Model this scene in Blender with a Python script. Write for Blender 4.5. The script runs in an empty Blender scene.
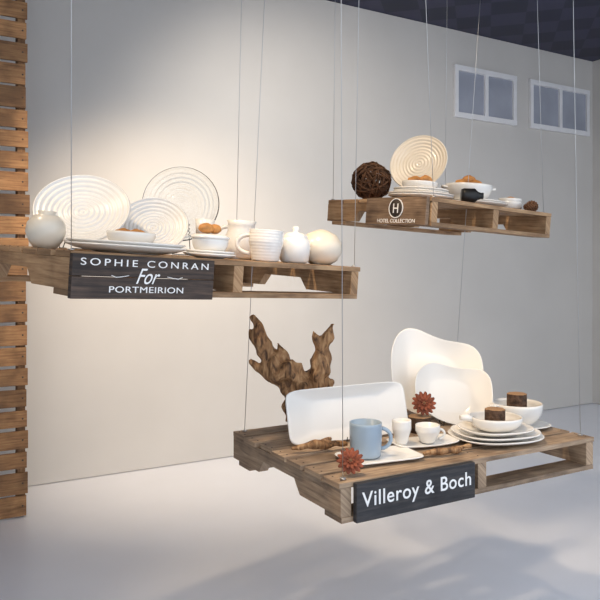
import bpy, bmesh, math, random
from mathutils import Matrix, Vector, noise
random.seed(7)
T=Matrix.Translation
def R(a,ax): return Matrix.Rotation(math.radians(a),4,ax)
I=Matrix.Identity(4)
sc=bpy.context.scene
sc.view_settings.view_transform='Standard'

# ---------------- materials ----------------
def base(name):
    m=bpy.data.materials.new(name); m.use_nodes=True
    nt=m.node_tree; return m,nt,nt.nodes['Principled BSDF']
def plain(name,col,rough=.5,metal=0,coat=0,trans=0,ior=1.45,var=0.04,scale=8,bump=0):
    m,nt,b=base(name)
    b.inputs['Roughness'].default_value=rough; b.inputs['Metallic'].default_value=metal
    b.inputs['Coat Weight'].default_value=coat; b.inputs['Transmission Weight'].default_value=trans
    b.inputs['IOR'].default_value=ior
    tc=nt.nodes.new('ShaderNodeTexCoord'); n=nt.nodes.new('ShaderNodeTexNoise')
    n.inputs['Scale'].default_value=scale; n.inputs['Detail'].default_value=5
    nt.links.new(tc.outputs['Object'],n.inputs['Vector'])
    r=nt.nodes.new('ShaderNodeValToRGB')
    r.color_ramp.elements[0].position=.3; r.color_ramp.elements[1].position=.7
    r.color_ramp.elements[0].color=[c*(1-var) for c in col]+[1]
    r.color_ramp.elements[1].color=[min(1,c*(1+var)) for c in col]+[1]
    nt.links.new(n.outputs['Fac'],r.inputs['Fac']); nt.links.new(r.outputs['Color'],b.inputs['Base Color'])
    if bump:
        bp=nt.nodes.new('ShaderNodeBump'); bp.inputs['Strength'].default_value=bump; bp.inputs['Distance'].default_value=.01
        nt.links.new(n.outputs['Fac'],bp.inputs['Height']); nt.links.new(bp.outputs['Normal'],b.inputs['Normal'])
    return m
def wood(name,dark,mid,light,rough=.7,bump=.4,stain=.8):
    m,nt,b=base(name); N=nt.nodes.new; L=nt.links.new
    b.inputs['Roughness'].default_value=rough
    uv=N('ShaderNodeUVMap'); uv.uv_map='UVMap'
    mp=N('ShaderNodeMapping'); mp.inputs['Scale'].default_value=(4,60,1); L(uv.outputs[0],mp.inputs[0])
    n=N('ShaderNodeTexNoise'); n.inputs['Scale'].default_value=1.5; n.inputs['Detail'].default_value=10; n.inputs['Distortion'].default_value=.3
    n.inputs['Roughness'].default_value=.62
    L(mp.outputs[0],n.inputs['Vector'])
    n2=N('ShaderNodeTexNoise'); n2.inputs['Scale'].default_value=7; n2.inputs['Detail'].default_value=6; L(uv.outputs[0],n2.inputs['Vector'])
    r=N('ShaderNodeValToRGB'); e=r.color_ramp.elements
    e[0].position=.25; e[0].color=(*dark,1); e[1].position=.78; e[1].color=(*light,1)
    x=e.new(.47); x.color=(*mid,1); L(n.outputs['Fac'],r.inputs['Fac'])
    at=N('ShaderNodeAttribute'); at.attribute_name='tone'
    mx=N('ShaderNodeMix'); mx.data_type='RGBA'; mx.blend_type='MULTIPLY'; mx.inputs['Factor'].default_value=1
    L(r.outputs['Color'],mx.inputs['A']); L(at.outputs['Color'],mx.inputs['B'])
    r2=N('ShaderNodeValToRGB'); r2.color_ramp.elements[0].position=.32; r2.color_ramp.elements[0].color=(.40,.38,.37,1)
    r2.color_ramp.elements[1].position=.58; r2.color_ramp.elements[1].color=(1,1,1,1); L(n2.outputs['Fac'],r2.inputs['Fac'])
    m2=N('ShaderNodeMix'); m2.data_type='RGBA'; m2.blend_type='MULTIPLY'; m2.inputs['Factor'].default_value=stain
    L(mx.outputs['Result'],m2.inputs['A']); L(r2.outputs['Color'],m2.inputs['B'])
    L(m2.outputs['Result'],b.inputs['Base Color'])
    bp=N('ShaderNodeBump'); bp.inputs['Strength'].default_value=bump; bp.inputs['Distance'].default_value=.004
    L(n.outputs['Fac'],bp.inputs['Height']); L(bp.outputs['Normal'],b.inputs['Normal'])
    return m
PORC=plain('porcelain',(.80,.77,.72),.25,coat=.3,var=.015)
CREAM=plain('cream_stoneware',(.72,.64,.52),.3,coat=.3,var=.03)
BLUE=plain('blue_grey_glaze',(.30,.38,.46),.3,coat=.4)
GLASS=plain('clear_glass',(.96,.98,.98),.03,trans=1,ior=1.4,var=0)
WOOD=wood('pallet_wood',(.22,.115,.055),(.46,.27,.135),(.70,.47,.26))
WOOD2=wood('pallet_wood_weathered',(.16,.105,.068),(.36,.245,.155),(.60,.44,.29),stain=.9)
SLAT=wood('slat_wood',(.15,.065,.025),(.34,.165,.065),(.52,.29,.12))
SIGN=wood('stained_sign_wood',(.014,.010,.009),(.045,.030,.023),(.13,.082,.055),bump=.6)
SIGNB=wood('black_sign_wood',(.012,.012,.014),(.028,.027,.030),(.07,.06,.055),bump=.6)
SIGN2=wood('brown_sign_wood',(.08,.045,.03),(.22,.14,.085),(.38,.26,.165))
LETTER=plain('white_lettering',(.85,.83,.8),.6)
STEEL=plain('steel_wire',(.55,.55,.55),.35,metal=1)
NAIL=plain('nail_head',(.08,.06,.05),.6,metal=.6)
BREAD=plain('bread_crust',(.50,.22,.06),.6,var=.4,scale=25,bump=.2)
BARK=plain('bark',(.09,.05,.03),.9,var=.5,scale=60,bump=1)
CONE=plain('pinecone',(.16,.07,.03),.8,var=.5,scale=60)
PETAL=plain('dried_petal',(.22,.055,.024),.75,var=.5,scale=40)
TWIG=plain('twig',(.10,.045,.02),.85,var=.5,scale=50)
def ringmat():
    m,nt,b=base('end_grain'); N=nt.nodes.new; L=nt.links.new
    tc=N('ShaderNodeTexCoord'); w=N('ShaderNodeTexWave'); w.wave_type='RINGS'; w.rings_direction='Z'
    w.inputs['Scale'].default_value=60; w.inputs['Distortion'].default_value=2; L(tc.outputs['Object'],w.inputs['Vector'])
    r=N('ShaderNodeValToRGB'); r.color_ramp.elements[0].color=(.22,.11,.05,1); r.color_ramp.elements[1].color=(.5,.3,.15,1)
    L(w.outputs['Fac'],r.inputs['Fac']); L(r.outputs['Color'],b.inputs['Base Color']); b.inputs['Roughness'].default_value=.8
    return m
RING=ringmat()
def driftmat():
    m,nt,b=base('driftwood_surface'); N=nt.nodes.new; L=nt.links.new
    tc=N('ShaderNodeTexCoord'); mp=N('ShaderNodeMapping'); mp.inputs['Scale'].default_value=(55,55,16); mp.inputs['Rotation'].default_value=(0,.5,0); L(tc.outputs['Object'],mp.inputs[0])
    n=N('ShaderNodeTexNoise'); n.inputs['Scale'].default_value=1; n.inputs['Detail'].default_value=8; n.inputs['Distortion'].default_value=.6; L(mp.outputs[0],n.inputs['Vector'])
    r=N('ShaderNodeValToRGB'); e=r.color_ramp.elements; e[0].position=.33; e[0].color=(.06,.025,.010,1); e[1].position=.72; e[1].color=(.55,.33,.16,1)
    x=e.new(.5); x.color=(.30,.15,.06,1)
    L(n.outputs['Fac'],r.inputs['Fac']); L(r.outputs['Color'],b.inputs['Base Color']); b.inputs['Roughness'].default_value=.75
    bp=N('ShaderNodeBump'); bp.inputs['Strength'].default_value=1; bp.inputs['Distance'].default_value=.01
    L(n.outputs['Fac'],bp.inputs['Height']); L(bp.outputs['Normal'],b.inputs['Normal'])
    return m
DRIFT=driftmat()
def ceilmat():
    m,nt,b=base('diamond_pattern_dark'); N=nt.nodes.new; L=nt.links.new
    tc=N('ShaderNodeTexCoord'); mp=N('ShaderNodeMapping'); mp.inputs['Rotation'].default_value=(0,0,math.radians(45)); L(tc.outputs['Object'],mp.inputs[0])
    c=N('ShaderNodeTexChecker'); c.inputs['Scale'].default_value=3.2; c.inputs['Color1'].default_value=(.010,.012,.035,1); c.inputs['Color2'].default_value=(.03,.03,.07,1)
    L(mp.outputs[0],c.inputs['Vector']); L(c.outputs['Color'],b.inputs['Base Color']); b.inputs['Roughness'].default_value=.5
    return m
CEIL=ceilmat()
WALL=plain('painted_wall',(.62,.59,.55),.85,var=.03,scale=1.5)
FLOORM=plain('white_floor',(.80,.82,.88),.28,var=.02,scale=2)
REFL_FRAME=plain('painted_trim',(.80,.79,.79),.6)  # pale frames of the street reflection, given as surface colour
REFL_PANE=plain('window_pane',(.36,.38,.44),.12,coat=.5,var=.1,scale=3)  # grey panes of the same street reflection, put into the colour
BLACKM=plain('black_metal',(.02,.02,.02),.4,metal=.5)

# ---------------- mesh builder ----------------
class MB:
    def __init__(s):
        s.bm=bmesh.new(); s.uv=s.bm.loops.layers.uv.new('UVMap'); s.tn=s.bm.loops.layers.float_color.new('tone')
    def face(s,vs,mi=0,smooth=True,uvs=None,tone=1):
        try: f=s.bm.faces.new(vs)
        except ValueError: return None
        f.material_index=mi; f.smooth=smooth
        for i,l in enumerate(f.loops):
            l[s.uv].uv = uvs[i] if uvs else (l.vert.co.x,l.vert.co.z)
            l[s.tn]=(tone,tone,tone,1)
        return f
    def lathe(s,prof,seg=56,M=I,mi=0,shape=None):
        rings=[]
        for r,z in prof:
            if r<1e-6:
                p=Vector((0,0,z))
                if shape: p=Vector(shape(0,0,z))
                rings.append([s.bm.verts.new(M@p)])
            else:
                row=[]
                for k in range(seg):
                    t=2*math.pi*k/seg
                    p=Vector(shape(t,r,z)) if shape else Vector((r*math.cos(t),r*math.sin(t),z))
                    row.append(s.bm.verts.new(M@p))
                rings.append(row)
        for a,b in zip(rings,rings[1:]):
            for k in range(seg):
                k2=(k+1)%seg
                if len(a)==1 and len(b)==1: continue
                if len(a)==1: s.face([a[0],b[k2],b[k]],mi)
                elif len(b)==1: s.face([a[k],a[k2],b[0]],mi)
                else: s.face([a[k],a[k2],b[k2],b[k]],mi)
    def box(s,c,sz,M=I,mi=0,tone=1):
        c=Vector(c); h=Vector(sz)/2; L=max(range(3),key=lambda i:sz[i]); off=random.uniform(0,50); off2=random.uniform(0,50)
        vv={}
        for i in (-1,1):
            for j in (-1,1):
                for k in (-1,1):
                    vv[(i,j,k)]=(s.bm.verts.new(M@(c+Vector((i*h.x,j*h.y,k*h.z)))),Vector((i*h.x,j*h.y,k*h.z)))
        for ax in range(3):
            o=[a for a in range(3) if a!=ax]
            for sg in (-1,1):
                ks=[]
                for p,q in ((-1,-1),(1,-1),(1,1),(-1,1)):
                    key=[0,0,0]; key[ax]=sg; key[o[0]]=p; key[o[1]]=q; ks.append(tuple(key))
                if sg*(1 if ax!=1 else -1)<0: ks.reverse()
                if L in o:
                    w=[a for a in o if a!=L][0]; uvs=[(vv[k][1][L]+off,vv[k][1][w]+off2) for k in ks]
                else: uvs=[(vv[k][1][o[0]]*.3+off,vv[k][1][o[1]]+off2) for k in ks]
                s.face([vv[k][0] for k in ks],mi,False,uvs,tone)
    def prism(s,pts,x0,x1,mi=0,tone=1,M=I):
        off=random.uniform(0,50)
        A=[s.bm.verts.new(M@Vector((x0,y,z))) for y,z in pts]; B=[s.bm.verts.new(M@Vector((x1,y,z))) for y,z in pts]
        n=len(pts); uv=[(y+off,z+off) for y,z in pts]
        s.face(A[::-1],mi,False,uv[::-1],tone); s.face(B,mi,False,uv,tone)
        for i in range(n):
            j=(i+1)%n
            s.face([A[i],A[j],B[j],B[i]],mi,False,[uv[i],uv[j],(uv[j][0],uv[j][1]+.04),(uv[i][0],uv[i][1]+.04)],tone)
    def tube(s,pts,rad,seg=8,M=I,mi=0,nz=0):
        pts=[Vector(p) for p in pts]; n=len(pts)
        if not hasattr(rad,'__len__'): rad=[rad]*n
        up=None; rows=[]
        for i,p in enumerate(pts):
            d=(pts[min(i+1,n-1)]-pts[max(i-1,0)]).normalized()
            if up is None: up=d.orthogonal().normalized()
            up=(up-d*up.dot(d)); up=up.normalized() if up.length>1e-6 else d.orthogonal().normalized()
            w=d.cross(up); row=[]
            for k in range(seg):
                t=2*math.pi*k/seg; q=up*math.cos(t)+w*math.sin(t)
                rr=rad[i]*(1+nz*noise.noise((p+q*rad[i])*25))
                row.append(s.bm.verts.new(M@(p+q*rr)))
            rows.append(row)
        for a,b in zip(rows,rows[1:]):
            for k in range(seg):
                k2=(k+1)%seg; s.face([a[k],a[k2],b[k2],b[k]],mi)
        s.face(rows[0][::-1],mi,False); s.face(rows[-1],mi,False)
    def blob(s,c,r,M=I,mi=0,nz=.1,fr=20,sub=3):
        tmp=bmesh.new(); bmesh.ops.create_icosphere(tmp,subdivisions=sub,radius=1)
        mp={}
        for v in tmp.verts:
            k=1+nz*noise.noise(v.co*fr*.1+Vector(c)*10)
            mp[v.index]=s.bm.verts.new(M@(Vector(c)+Vector((v.co.x*r[0],v.co.y*r[1],v.co.z*r[2]))*k))
        for f in tmp.faces: s.face([mp[v.index] for v in f.verts],mi)
        tmp.free()
    def done(s,name,mats,M=I,parent=None,bevel=0):
        me=bpy.data.meshes.new(name); bmesh.ops.recalc_face_normals(s.bm,faces=s.bm.faces[:]); s.bm.to_mesh(me); s.bm.free()
        for m in mats: me.materials.append(m)
        ob=bpy.data.objects.new(name,me); sc.collection.objects.link(ob); ob.matrix_world=M
        if parent: ob.parent=parent; ob.matrix_parent_inverse=parent.matrix_world.inverted()
        if bevel:
            b=ob.modifiers.new('b','BEVEL'); b.width=bevel; b.segments=2; b.limit_method='ANGLE'
        return ob

# ---------------- tableware ----------------
def plate_prof(Rr,h,rip=0,t=.005,nr=9):
    out=[(0,0),(.52*Rr,0),(.55*Rr,.002),(.64*Rr,.004),(.82*Rr,h*.45),(Rr,h)]
    inn=[(Rr+.001,h+t*.4),(Rr-.001,h+t*.8)]
    n=nr*6 if rip else 28
    for i in range(n+1):
        r=Rr*.985*(1-i/n)
        x=r/Rr
        z=t+ (0 if x<.55 else (h)*((x-.55)/.45)**1.3)
        if rip: z+=rip*.5*math.cos(2*math.pi*i/6)
        inn.append((max(r,0),z))
    inn[-1]=(0,inn[-1][1])
    return out+inn
def bowl_prof(Rr,h,foot=.4,t=.005,p=1):
    f=Rr*foot; o=[(0,0),(f,0)]
    n=12
    for i in range(n+1):
        a=i/n*math.pi/2; o.append((f+(Rr-f)*math.sin(a)**p, .004+(h-.004)*(1-math.cos(a))))
    inner=[]
    for i in range(n,-1,-1):
        a=i/n*math.pi/2; inner.append((max((f+(Rr-f)*math.sin(a)**p)-t,0),.004+t+(h-.004-t*.6)*(1-math.cos(a))))
    return o+inner+[(0,.004+t)]
def sup(n=4,ax=1,ay=1,bend=0,skew=0,Rr=1,wave=0):
    def f(t,r,z):
        c,s_=math.cos(t),math.sin(t)
        k=(abs(c)**n+abs(s_)**n)**(-1/n)
        x=r*k*c*ax; y=r*k*s_*ay*(1+skew*x/Rr)
        if wave: y+=wave*math.sin(3.2*x/Rr+.4)*(r/Rr)**2*(1 if s_>0 else .2)
        return (x,y,z+bend*(x/Rr)**2*(1 if r>0 else 0))
    return f
def mug_prof(Rr,h,t=.004,bot=.85,rip=0):
    o=[(0,0),(Rr*bot*.9,0),(Rr*bot,.004)]
    n=14 if not rip else 40
    for i in range(1,n+1):
        z=.004+(h-.004)*i/n; r=Rr*(bot+(1-bot)*min(1,(i/n)*1.6))+ (rip*math.cos(i*math.pi/2))
        o.append((r,z))
    return o+[(Rr-t*.5,h+.001),(Rr-t,h),(Rr*bot-t,.01),(0,.007)]
def handle(b,Rr,h,ang,M=I,mi=0,r=.006,out=.045):
    pts=[]
    for i in range(13):
        a=-math.pi/2+math.pi*i/12
        pts.append((Rr*.93+math.cos(a)*out,0,h*.52+math.sin(a)*h*.3))
    b.tube(pts,r,10,M@R(ang,'Z'),mi)
def put(b,name,mats,P,u,v,z=0,yaw=0,lean=None,bevel=0):
    M=P@T((u,v,z+.0008))@R(yaw,'Z')
    if lean is not None: M=M@R(90-lean,'X')
    return b.done(name,mats,M,bevel=bevel)
def easel(P,u,v,yaw,lean,Rr):
    b=MB(); M=P@T((u,v,.0015))@R(yaw,'Z'); l=math.radians(lean)
    y0=-Rr*math.sin(l)*1.0
    for sx in (-1,1):
        x=sx*min(.05,Rr*.35)
        hh=Rr*.9
        b.tube([(x,y0-.035,.022),(x,y0-.03,.003),(x,y0+.02,.002),(x,y0+.02+.09,.002)],.0018,6)
        b.tube([(x,y0+.035,.002),(x*.6,y0+.035+hh*math.sin(l)+.004,hh*math.cos(l))],.0018,6)
    b.tube([(-.05*.7,y0+.11,.002),(.05*.7,y0+.11,.002)],.0018,6)
    return b.done('plate_easel',[BLACKM],M)
def stand_plate(P,u,v,Rr,h=.02,yaw=0,lean=20,mat=None,rip=0,shape=None,sy=1,name='dinner_plate',lift=0,spin=0):
    b=MB(); b.lathe(plate_prof(Rr,h,rip),72,R(spin,'Z'),0,shape)
    be=math.radians(90-lean)
    z=Rr*sy*math.sin(be)-h*math.cos(be)*1.0+.004+lift
    return put(b,name,[mat or PORC],P,u,v,z,yaw,lean)

# ---------------- pallets ----------------
def pallet(P,Lx,Wy,name,mats,nb=7,bw=None):
    b=MB(); th=.018; sh=.09
    bw=bw or Wy/nb*.87
    rnd=lambda a=.65,c=1.2: random.uniform(a,c)
    for i in range(nb):
        y=bw/2+(Wy-bw)*i/(nb-1)
        j=random.uniform(-.008,.008)
        b.box((Lx/2+j,y,-th/2),(Lx,bw,th),R(random.uniform(-.2,.2),'Z'),0,rnd())
        for x in (.02,Lx/2,Lx-.02):
            for q in (-.25,.25):
                b.lathe([(0,.0012),(.0035,.0012),(.0038,-.001)],8,T((x,y+q*bw,0)),1)
    nd=.048
    pts=[(.002,-th-sh),(Wy*.32,-th-sh),(Wy*.37,-th-sh+nd),(Wy*.66,-th-sh+nd),(Wy*.71,-th-sh),(Wy-.002,-th-sh),(Wy-.002,-th-.0005),(.002,-th-.0005)]
    for x in (.003,Lx/2-.02,Lx-.043):
        b.prism(pts,x,x+.04,0,rnd(.8,1.2))
    for y in (bw/2,Wy*.9-.02):
        b.box((Lx/2,y,-th-sh-th/2),(Lx-.01,bw,th),I,0,rnd(.7,1.1))
    return b.done(name,mats,P,bevel=.0025)

P3=T((.124,2.13,.84))@R(30,'Z')
P1=T((-.64,1.91,1.553))@R(43,'Z')@R(2,'Y')@R(3.2,'X')
P2=T((.575,3.0,1.818))@R(37,'Z')@R(1.8,'Y')@R(3.6,'X')
pallet(P3,1.2,.8,'wooden_pallet',[WOOD2,NAIL])
pallet(P1,1.2,.8,'wooden_pallet',[WOOD,NAIL])
pallet(P2,.9,.72,'wooden_pallet',[WOOD,NAIL],nb=6)

# signs
def text(body,w,hmax,parent,M,shear=0,bold=0,name='lettering',space=1):
    c=bpy.data.curves.new('t','FONT'); c.body=body; c.extrude=.008; c.shear=shear; c.offset=bold; c.space_character=space
    o=bpy.data.objects.new('t',c); sc.collection.objects.link(o)
    bpy.context.view_layer.update()
    me=bpy.data.meshes.new_from_object(o.evaluated_get(bpy.context.evaluated_depsgraph_get()))
    bpy.data.objects.remove(o)
    xs=[v.co.x for v in me.vertices]; ys=[v.co.y for v in me.vertices]
    cx=(min(xs)+max(xs))/2; cy=(min(ys)+max(ys))/2
    k=w/(max(xs)-min(xs)); ky=k
    if hmax: ky=hmax/(max(ys)-min(ys))
    for v in me.vertices: v.co=Vector(((v.co.x-cx)*k,(v.co.y-cy)*ky,v.co.z*.1))
    me.materials.append(LETTER)
    ob=bpy.data.objects.new(name,me); sc.collection.objects.link(ob); ob.matrix_world=M
    ob.parent=parent; ob.matrix_parent_inverse=parent.matrix_world.inverted()
b=MB(); b.box((.2925,-.0145,-.063),(.495,.02,.122),I,0,1)
s3=b.done('wooden_sign',[SIGNB],P3,bevel=.002)
text('Villeroy & Boch',.455,.062,s3,P3@T((.2925,-.0248,-.062))@R(90,'X'),space=1.08,bold=.006)
b=MB(); b.box((.24,-.0145,-.036),(.478,.02,.062),I,0,1); b.box((.24,-.0145,-.100),(.478,.02,.062),I,0,1.2)
s1=b.done('wooden_sign',[SIGN],P1,bevel=.002)
F=lambda x,z:P1@T((x,-.0248,z))@R(90,'X')
text('SOPHIE CONRAN',.43,.020,s1,F(.24,-.026),space=1.4)
text('For',.08,.046,s1,F(.24,-.063),shear=.5)
text('PORTMEIRION',.25,.018,s1,F(.24,-.103),space=1.05)
b=MB()
for sx in (-1,1): b.tube([(sx*.065,.004,0),(sx*.085,.0,0),(sx*.105,-.002,0),(sx*.12,.003,0)],.0012,6)
b.done('flourish',[LETTER],F(.24,-.066),s1)
b=MB(); b.box((-.0155,.20,-.062),(.02,.385,.125),I,0,1)
s2=b.done('wooden_sign',[SIGN2],P2,bevel=.002)
F=lambda y,z:P2@T((-.0258,y,z))@R(-90,'Z')@R(90,'X')
text('HOTEL COLLECTION',.24,.017,s2,F(.19,-.107))
b=MB(); b.lathe([(0,0),(.042,0),(.042,.003),(0,.003)],40); b.done('logo_disc',[SIGN],F(.19,-.05),s2)
b=MB(); b.lathe([(.041,0),(.045,0),(.045,.004),(.041,.004),(.041,0)],40); b.done('logo_ring',[LETTER],F(.19,-.05),s2)
text('H',.032,.042,s2,F(.19,-.05)@T((0,0,.0035)),name='logo_letter')

H=3.85
# suspension cables
def cables(P,pts):
    for (u,v),(dx,dy) in pts:
        a=P@Vector((u,v,.002)); q=Vector((a.x+dx,a.y+dy,H))
        b=MB(); b.tube([a,a.lerp(q,.5),q],.0013,6)
        b.lathe([(.002,0),(.010,0),(.010,.004),(.002,.004)],16,T(a))
        b.done('suspension_cable',[STEEL])
cables(P3,[((.03,.03),(-.01,.02)),((.04,.77),(.14,.0)),((1.17,.04),(-.05,0)),((1.16,.76),(.2,0))])
cables(P1,[((.03,.05),(0,0)),((.04,.75),(0,0)),((1.18,.012),(.04,0)),((1.16,.75),(.05,0))])
cables(P2,[((.02,.70),(.02,0)),((.03,.02),(-.08,0)),((.87,.03),(-.06,0)),((.87,.69),(.02,0))])

# ---------------- items pallet 3 ----------------
b=MB(); b.lathe(plate_prof(.5,.5*.05,0,.008),96,I,0,lambda t,r,z:(lambda q:(q[0]*.54,q[1]*.205,z))(sup(9)(t,r,z)))
put(b,'serving_tray',[PORC],P3,.335,.47,.205*.5*math.cos(math.radians(14))*1+.0015,-2,14)
easel(P3,.335,.46,-2,14,.10)
b=MB(); b.lathe(plate_prof(.14,.012),64,I,0,sup(7,1.02,.62)); put(b,'saucer_tray',[PORC],P3,.27,.165,yaw=-8)
b=MB(); b.lathe(mug_prof(.057,.118,bot=.93),48); handle(b,.057,.118,-28,r=.007,out=.036); put(b,'coffee_mug',[BLUE],P3,.235,.195,.0085)
b=MB(); b.lathe(plate_prof(.16,.010),64,I,0,sup(6,.82,.43,bend=.01,Rr=.16)); put(b,'cup_tray',[PORC],P3,.53,.24,yaw=-10)
b=MB(); b.lathe(mug_prof(.036,.088,bot=.62),40); put(b,'espresso_cup',[PORC],P3,.445,.26,.0115)
b=MB(); b.lathe(mug_prof(.046,.066,bot=.6),40); handle(b,.046,.06,-25,r=.005,out=.022); put(b,'tea_cup',[PORC],P3,.55,.235,.0085)
stand_plate(P3,.92,.635,.205,.035,-24,24,shape=sup(2.7,1.02,.93,bend=.045,skew=-.08,Rr=.2,wave=-.022),name='dinner_plate',sy=.96,lift=.006,spin=-3); easel(P3,.92,.635,-24,24,.19)
stand_plate(P3,.895,.50,.146,.03,-26,28,shape=sup(2.5,1.14,.9,bend=.045,skew=.12,Rr=.15,wave=-.016),name='side_plate',sy=.93,spin=-6); easel(P3,.895,.50,-26,28,.14)
b=MB()
for i,(r,z) in enumerate(((.175,0),(.165,.014),(.14,.028))):
    b.lathe(plate_prof(r,.022),64,T((0,.0,z)),0,sup(2.6,1,.86))
put(b,'plate_stack',[PORC],P3,.82,.155,yaw=-15)
b=MB(); b.lathe(bowl_prof(.10,.055,.45),56,I,0,sup(2.4,1,.95)); b.tube([(-.09,0,.045),(-.12,0,.056),(-.145,0,.055)],[.012,.014,.010],12)
put(b,'soup_bowl',[PORC],P3,.83,.165,.0345,yaw=-20)
b=MB(); b.lathe(plate_prof(.122,.014),64,I,0,sup(3)); put(b,'bowl_saucer',[PORC],P3,1.075,.28,yaw=-10)
b=MB(); b.lathe(bowl_prof(.105,.092,.4),56); b.blob((-.107,0,.088),(.03,.022,.006),I,0,0); put(b,'salad_bowl',[PORC],P3,1.075,.28,.0075,yaw=-10)
def slice_(P,u,v,z,r,h,yaw=0,tilt=0):
    b=MB(); sh=lambda t,rr,zz:(rr*math.cos(t)*(1+.07*math.sin(3*t)+.05*math.sin(7*t+1)),rr*math.sin(t)*(1+.06*math.sin(2*t)+.04*math.sin(9*t)),zz)
    b.lathe([(0,0),(r,0),(r*1.01,h*.5),(r,h)],40,I,0,sh); b.lathe([(r,h),(r*.9,h+.001),(0,h+.001)],40,I,1,sh)
    put(b,'wood_slice',[BARK,RING],P,u,v,z,yaw,None)
slice_(P3,1.075,.28,.030,.042,.108)
slice_(P3,.83,.165,.048,.04,.070)
slice_(P3,.66,.415,0,.048,.062)
def flower(P,u,v,z,r,yaw=0,lean=20):
    b=MB()
    for lay,(n,rr,el) in enumerate(((14,r,.1),(11,r*.75,.45),(7,r*.45,.9))):
        for k in range(n):
            a=2*math.pi*(k+.5*lay)/n; M=R(math.degrees(a),'Z')@R(-math.degrees(el),'Y')
            b.blob((rr*.55,0,0),(rr*.45,rr*.2,r*.07),M,0,.3,20,2)
    b.blob((0,0,r*.15),(r*.2,r*.2,r*.15),I,1,.2)
    put(b,'dried_flower',[PETAL,CONE],P,u,v,z,yaw,lean)
flower(P3,.67,.40,.115,.05,-28,25)
flower(P3,.075,.055,.045,.045,-28,35)
def driftwood(P,u,v,z,branches,yaw=0,vox=.007,name='driftwood',S=I):
    b=MB()
    for pts,rad in branches:
        n=len(pts); fine=[];fr=[]
        for i in range(n-1):
            for k in range(6):
                t=k/6; fine.append(Vector(pts[i]).lerp(Vector(pts[i+1]),t)); fr.append(rad[i]*(1-t)+rad[i+1]*t)
        fine.append(Vector(pts[-1])); fr.append(rad[-1])
        sm=[fine[0]]+[(fine[i-1]+fine[i]*2+fine[i+1])/4+noise.noise_vector(fine[i]*12)*.006 for i in range(1,len(fine)-1)]+[fine[-1]]
        b.tube(sm,fr,16,S,0,.8)
    o=b.done(name,[DRIFT],P@T((u,v,z))@R(yaw,'Z'))
    m=o.modifiers.new('r','REMESH'); m.mode='VOXEL'; m.voxel_size=vox; m.use_smooth_shade=True
    return o
driftwood(P3,.195,.645,.0,[
 ([(0.03,0,0.04),(.03,0,.10),(.02,0,.18)],[.05,.055,.065]),
 ([(.10,0,.18),(.02,.01,.18),(-.05,-.01,.21),(-.10,.01,.27),(-.125,-.01,.34),(-.165,0,.42)],[.045,.065,.05,.038,.028,.010]),
 ([(-.06,0,.21),(-.12,0,.225),(-.175,0,.26)],[.04,.024,.007]),
 ([(-.11,0,.30),(-.155,0,.33),(-.175,0,.37)],[.028,.02,.007]),
 ([(-.03,0,.22),(-.04,0,.28),(-.06,0,.32)],[.035,.02,.006]),
 ([(.03,0,.17),(.09,.01,.19),(.12,-.01,.25),(.125,0,.31),(.165,0,.39)],[.05,.06,.04,.028,.009]),
 ([(.12,0,.27),(.10,0,.33),(.08,0,.36)],[.03,.018,.006]),
 ([(.08,0,.18),(.13,0,.17),(.165,.0,.19)],[.05,.03,.008]),
],yaw=-30,S=Matrix.Diagonal((1,1,1.14,1)))
driftwood(P3,.14,.30,.018,[([(-.10,.08,0),(-.02,.05,.012),(.06,.03,.004),(.09,.0,.01)],[.008,.015,.013,.006]),([(0,.04,.01),(.04,.08,.014),(.08,.10,.01)],[.012,.01,.005])],vox=.004,name='driftwood_branch')
driftwood(P3,.53,.075,.015,[([(-.12,.02,0),(-.02,.0,.006),(.05,.01,.004),(.09,0,.006)],[.006,.013,.012,.006])],vox=.004,name='driftwood_branch')

# ---------------- items pallet 1 ----------------
stand_plate(P1,.27,.50,.165,.025,-33,41,rip=.0045,name='dinner_plate',mat=PORC,lift=.02); easel(P1,.27,.50,-33,41,.16)
stand_plate(P1,.53,.45,.13,.022,-35,36,rip=.004,name='side_plate',mat=PORC,lift=.0); easel(P1,.53,.45,-35,36,.12)
stand_plate(P1,.79,.67,.160,.03,-38,10,mat=GLASS,name='glass_plate',rip=.004,lift=.055); easel(P1,.79,.67,-38,10,.165)
b=MB(); b.lathe([(0,0),(.035,0),(.05,.02),(.062,.05),(.058,.08),(.04,.102),(.026,.108),(.03,.118),(.026,.118),(.022,.108),(0,.09)],48); put(b,'round_vase',[CREAM],P1,.07,.33)
b=MB()
for r,z in ((.195,0),(.19,.011)): b.lathe(plate_prof(r,.022,.002),72,T((0,0,z)),0,sup(2.1,1,.70))
put(b,'oval_platter',[PORC],P1,.28,.19,yaw=-40)
b=MB(); b.lathe(bowl_prof(.08,.05,.45),56); put(b,'soup_bowl',[PORC],P1,.30,.20,.0185)
b=MB()
for k,(x,y) in enumerate(((-.03,0),(.03,.01),(0,-.035))): b.blob((x,y,0),(.036,.028,.025),I,0,.15)
put(b,'bread_roll',[BREAD],P1,.30,.20,.055)
b=MB(); b.lathe([(0,0),(.03,0),(.03,.004),(.008,.012),(.007,.065),(.012,.075),(.032,.087),(.038,.145),(.035,.145),(.029,.091),(0,.081)],40); put(b,'egg_cup',[PORC],P1,.70,.36,yaw=0)
b=MB(); b.lathe(bowl_prof(.062,.045,.7),48); b.lathe([(.058,.045),(.066,.047),(.066,.053),(.055,.060),(0,.064)],48); put(b,'casserole_dish',[PORC],P1,.545,.10,.02)
b=MB(); b.lathe(plate_prof(.09,.012,.001),56); b.lathe(plate_prof(.085,.012,.001),56,T((0,0,.009))); put(b,'side_plate_stack',[PORC],P1,.545,.10)
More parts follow.
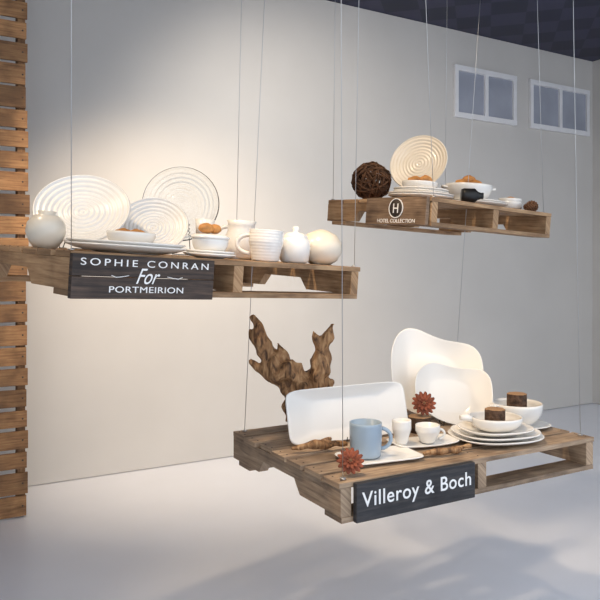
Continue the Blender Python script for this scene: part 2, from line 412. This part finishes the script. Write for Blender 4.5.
b=MB(); b.blob((-.02,0,0),(.028,.022,.018)); b.blob((.022,.01,0),(.026,.02,.017)); put(b,'bread_roll',[BREAD],P1,.545,.10,.101)
b=MB(); b.lathe([(0,0),(.045,0),(.060,.01),(.066,.05),(.062,.09),(.054,.115),(.054,.135),(.060,.155),(.056,.155),(.050,.135),(.050,.115),(.058,.09),(0,.01)],48); handle(b,.060,.155,142,r=.008,out=.05); put(b,'milk_jug',[PORC],P1,.885,.37)
b=MB(); b.lathe(mug_prof(.064,.115,bot=.78,rip=.0004),48); handle(b,.064,.115,135,r=.008,out=.048); put(b,'coffee_mug',[PORC],P1,.81,.12)
b=MB(); b.lathe([(0,0),(.045,0),(.056,.01),(.060,.06),(.056,.09),(.046,.098),(.048,.102),(.035,.113),(.012,.118),(.010,.123),(.014,.132),(.009,.140),(0,.141)],48); put(b,'sugar_pot',[PORC],P1,.955,.12)
b=MB(); b.lathe([(0,0),(.04,0),(.068,.018),(.086,.055),(.083,.087),(.058,.120),(.036,.130),(.03,.134),(.026,.13),(.03,.124),(.0,.105)],56)
b.blob((0,0,.130),(.028,.028,.01),I,0,0)
put(b,'round_jar',[CREAM],P1,1.105,.13)

# ---------------- items pallet 2 ----------------
stand_plate(P2,.325,.40,.15,.02,-66,18,name='dinner_plate',mat=CREAM,lift=.065,rip=.0025); easel(P2,.325,.40,-66,18,.17)
b=MB()
for k in range(150):
    ax=Vector((random.gauss(0,1),random.gauss(0,1),random.gauss(0,1))).normalized(); o=ax.orthogonal().normalized(); w=ax.cross(o)
    rr=random.uniform(.08,.102); a0=random.uniform(0,6.28); ln=random.uniform(1.5,3.8)
    b.tube([(o*math.cos(a0+ln*i/9)+w*math.sin(a0+ln*i/9))*rr*random.uniform(.97,1.05) for i in range(10)],.0035,5,T((0,0,.11)))
put(b,'wicker_ball',[TWIG],P2,.185,.60)
b=MB()
for i,r in enumerate((.155,.155,.13,.13)): b.lathe(plate_prof(r,.018),64,T((0,0,i*.011)))
put(b,'plate_stack',[PORC],P2,.16,.22)
b=MB(); b.lathe(bowl_prof(.085,.05,.5),48); put(b,'soup_bowl',[PORC],P2,.17,.24,.040)
b=MB()
for x,y,z in ((-.045,.0,0),(.0,.03,.01),(.04,-.01,.0),(0,-.035,.01)): b.blob((x,y,z),(.034,.026,.024),I,0,.15)
put(b,'bread_roll',[BREAD],P2,.17,.24,.088)
b=MB(); b.lathe(plate_prof(.16,.018),64); b.lathe(plate_prof(.15,.018),64,T((0,0,.011))); put(b,'serving_platter',[PORC],P2,.52,.19)
b=MB(); b.lathe(bowl_prof(.115,.085,.5),56)
for sx in (-1,1): b.tube([(sx*.104,-.025,.065),(sx*.129,-.018,.071),(sx*.134,0,.072),(sx*.129,.018,.071),(sx*.104,.025,.065)],.006,8)
put(b,'casserole_pot',[PORC],P2,.475,.20,.022,yaw=-35)
b=MB()
for x,y,z in ((-.055,.0,0),(.0,.04,.008),(.05,.0,.0),(0,-.045,.0),(0,0,.025)): b.blob((x,y,z),(.038,.030,.026),I,0,.15)
put(b,'bread_roll',[BREAD],P2,.475,.20,.105)
b=MB(); b.lathe(bowl_prof(.062,.045,.5),48); b.lathe(bowl_prof(.058,.045,.5),48,T((0,0,.018))); put(b,'small_bowl',[PORC],P2,.75,.15)
b=MB(); b.blob((0,0,.0),(.035,.03,.02)); put(b,'bread_roll',[BREAD],P2,.75,.15,.055)
b=MB(); b.lathe(mug_prof(.04,.09,bot=.8),40); handle(b,.04,.085,-30,r=.005,out=.025); put(b,'tea_cup',[PORC],P2,.68,.42)
b=MB(); b.lathe([(0,0),(.03,0),(.034,.01),(.034,.06),(.02,.075),(.014,.09),(.016,.1),(0,.102)],32,R(88,'X')@T((0,0,-.05))); put(b,'dark_bottle',[BLACKM],P2,.32,.045,.036,50)
def cone(P,u,v,s=.03,yaw=0):
    b=MB()
    b.blob((0,0,0),(s*1.1,s*.7,s*.7),I,0,.1)
    for i in range(60):
        t=i/60; x=(t*2-1)*s*1.2; rr=s*.8*math.sqrt(max(0,1-(t*2-1)**2*.85)); a=i*2.4
        M=T((x,rr*math.cos(a),rr*math.sin(a)))@R(math.degrees(a),'X')
        b.blob((0,0,0),(s*.16,s*.22,s*.2),M,0,.1,20,1)
    put(b,'pinecone',[CONE],P,u,v,s*.98,yaw)
cone(P2,.84,.08,.032,20); cone(P2,.86,.20,.03,80); cone(P2,.765,.045,.022,-20)
cone(P3,1.13,.50,.03,10)

# ---------------- slatted pallet tower ----------------
PS=T((-1.656,4.2,0))@R(30,'Z')@T((-.9,0,0))
b=MB(); z=.07
while z<3.35:
    h=random.uniform(.095,.13); b.box((.45+random.uniform(-.01,.01),.009,z),(.9,.018,h),R(random.uniform(-.15,.15),'Y'),0,random.uniform(.5,1.35))
    for x in (.03,.45,.87): 
        b.lathe([(0,.0015),(.006,.0015),(.006,-.001)],8,T((x,0,z))@R(90,'X'),1)
    z+=h/2+.075
for x in (.04,.45,.865): b.box((x,.0635,1.68),(.045,.09,3.34),I,0,.7)
b.done('slatted_pallet_stand',[SLAT,NAIL],PS,bevel=.002)

# ---------------- room ----------------
W=T((-1.9,4.77,0))@R(30,'Z')   # x along wall, y into wall
def rbox(name,c,s,mat,M=W): 
    b=MB(); b.box(c,s); return b.done(name,[mat],M)
rbox('wall_back',(1.5,.06,H/2),(9.2,.1,H),WALL)
rbox('wall_right',(6.06,-4,H/2),(.1,8.02,H),WALL)
rbox('wall_left',(-3.1,-4,H/2),(.1,8.02,H),WALL)
rbox('floor',(1.5,-3.9,-.055),(9.4,8.2,.1),FLOORM)
rbox('ceiling',(1.5,-2.2,H+.055),(9.4,4.8,.1),CEIL)
for k,(x0,x1) in enumerate(((3.95,4.75),(5.0,5.9))):  # street reflection in the shop glass, built as frames and panes on the wall
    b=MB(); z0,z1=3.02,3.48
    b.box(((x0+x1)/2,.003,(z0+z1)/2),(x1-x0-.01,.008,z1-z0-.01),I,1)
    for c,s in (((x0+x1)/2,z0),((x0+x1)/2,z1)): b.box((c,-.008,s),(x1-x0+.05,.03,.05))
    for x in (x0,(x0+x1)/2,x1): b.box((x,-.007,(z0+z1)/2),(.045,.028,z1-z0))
    b.done('window_%d'%(k+1),[REFL_FRAME,REFL_PANE],W)

# ---------------- lights ----------------
def spot(loc,tgt,e,col,size=40,blend=.6,rad=.1):
    l=bpy.data.lights.new('spot','SPOT'); l.energy=e; l.color=col; l.spot_size=math.radians(size); l.spot_blend=blend; l.shadow_soft_size=rad
    o=bpy.data.objects.new('spot_lamp',l); sc.collection.objects.link(o)
    d=(Vector(tgt)-Vector(loc)).normalized(); q=d.to_track_quat('-Z','Y').to_matrix().to_4x4()
    o.matrix_world=T(loc)@q
    b=MB(); b.lathe([(.045,.02),(.05,.02),(.05,.16),(.03,.18),(0,.18),(0,.17),(.028,.17),(.045,.155),(.045,.02)],24)
    f=b.done('track_spotlight',[BLACKM],T(loc)@q)
    b=MB(); st=Vector(loc)-d*.1
    b.tube([st,Vector((st.x,st.y,H))],.012,8); b.done('mount',[BLACKM],parent=f)
WARM=(1,.78,.53)
spot((-1.5,2.0,3.4),(-.4,2.65,1.6),145,WARM,46,.9,.05)
spot((-.3,1.9,3.4),(.5,2.75,.9),190,WARM,50,.9,.10)
spot((.1,2.6,3.5),(.75,3.5,1.85),100,WARM,46,.9,.05)
spot((.0,3.6,3.5),(.15,5.9,1.9),170,(1,.93,.84),100,1,.2)
spot((-1.0,2.9,3.4),(-.75,5.3,.9),430,(1,.81,.60),66,1,.15)
w=bpy.data.worlds.new('World'); sc.world=w; w.use_nodes=True
bg=w.node_tree.nodes['Background']; bg.inputs[0].default_value=(.80,.88,1,1); bg.inputs[1].default_value=1.85

cam=bpy.data.cameras.new('Camera'); cam.lens=41.4; cam.sensor_width=36; cam.shift_y=-.05
co=bpy.data.objects.new('Camera',cam); sc.collection.objects.link(co)
co.matrix_world=T((0,0,1.5))@R(90,'X'); sc.camera=co
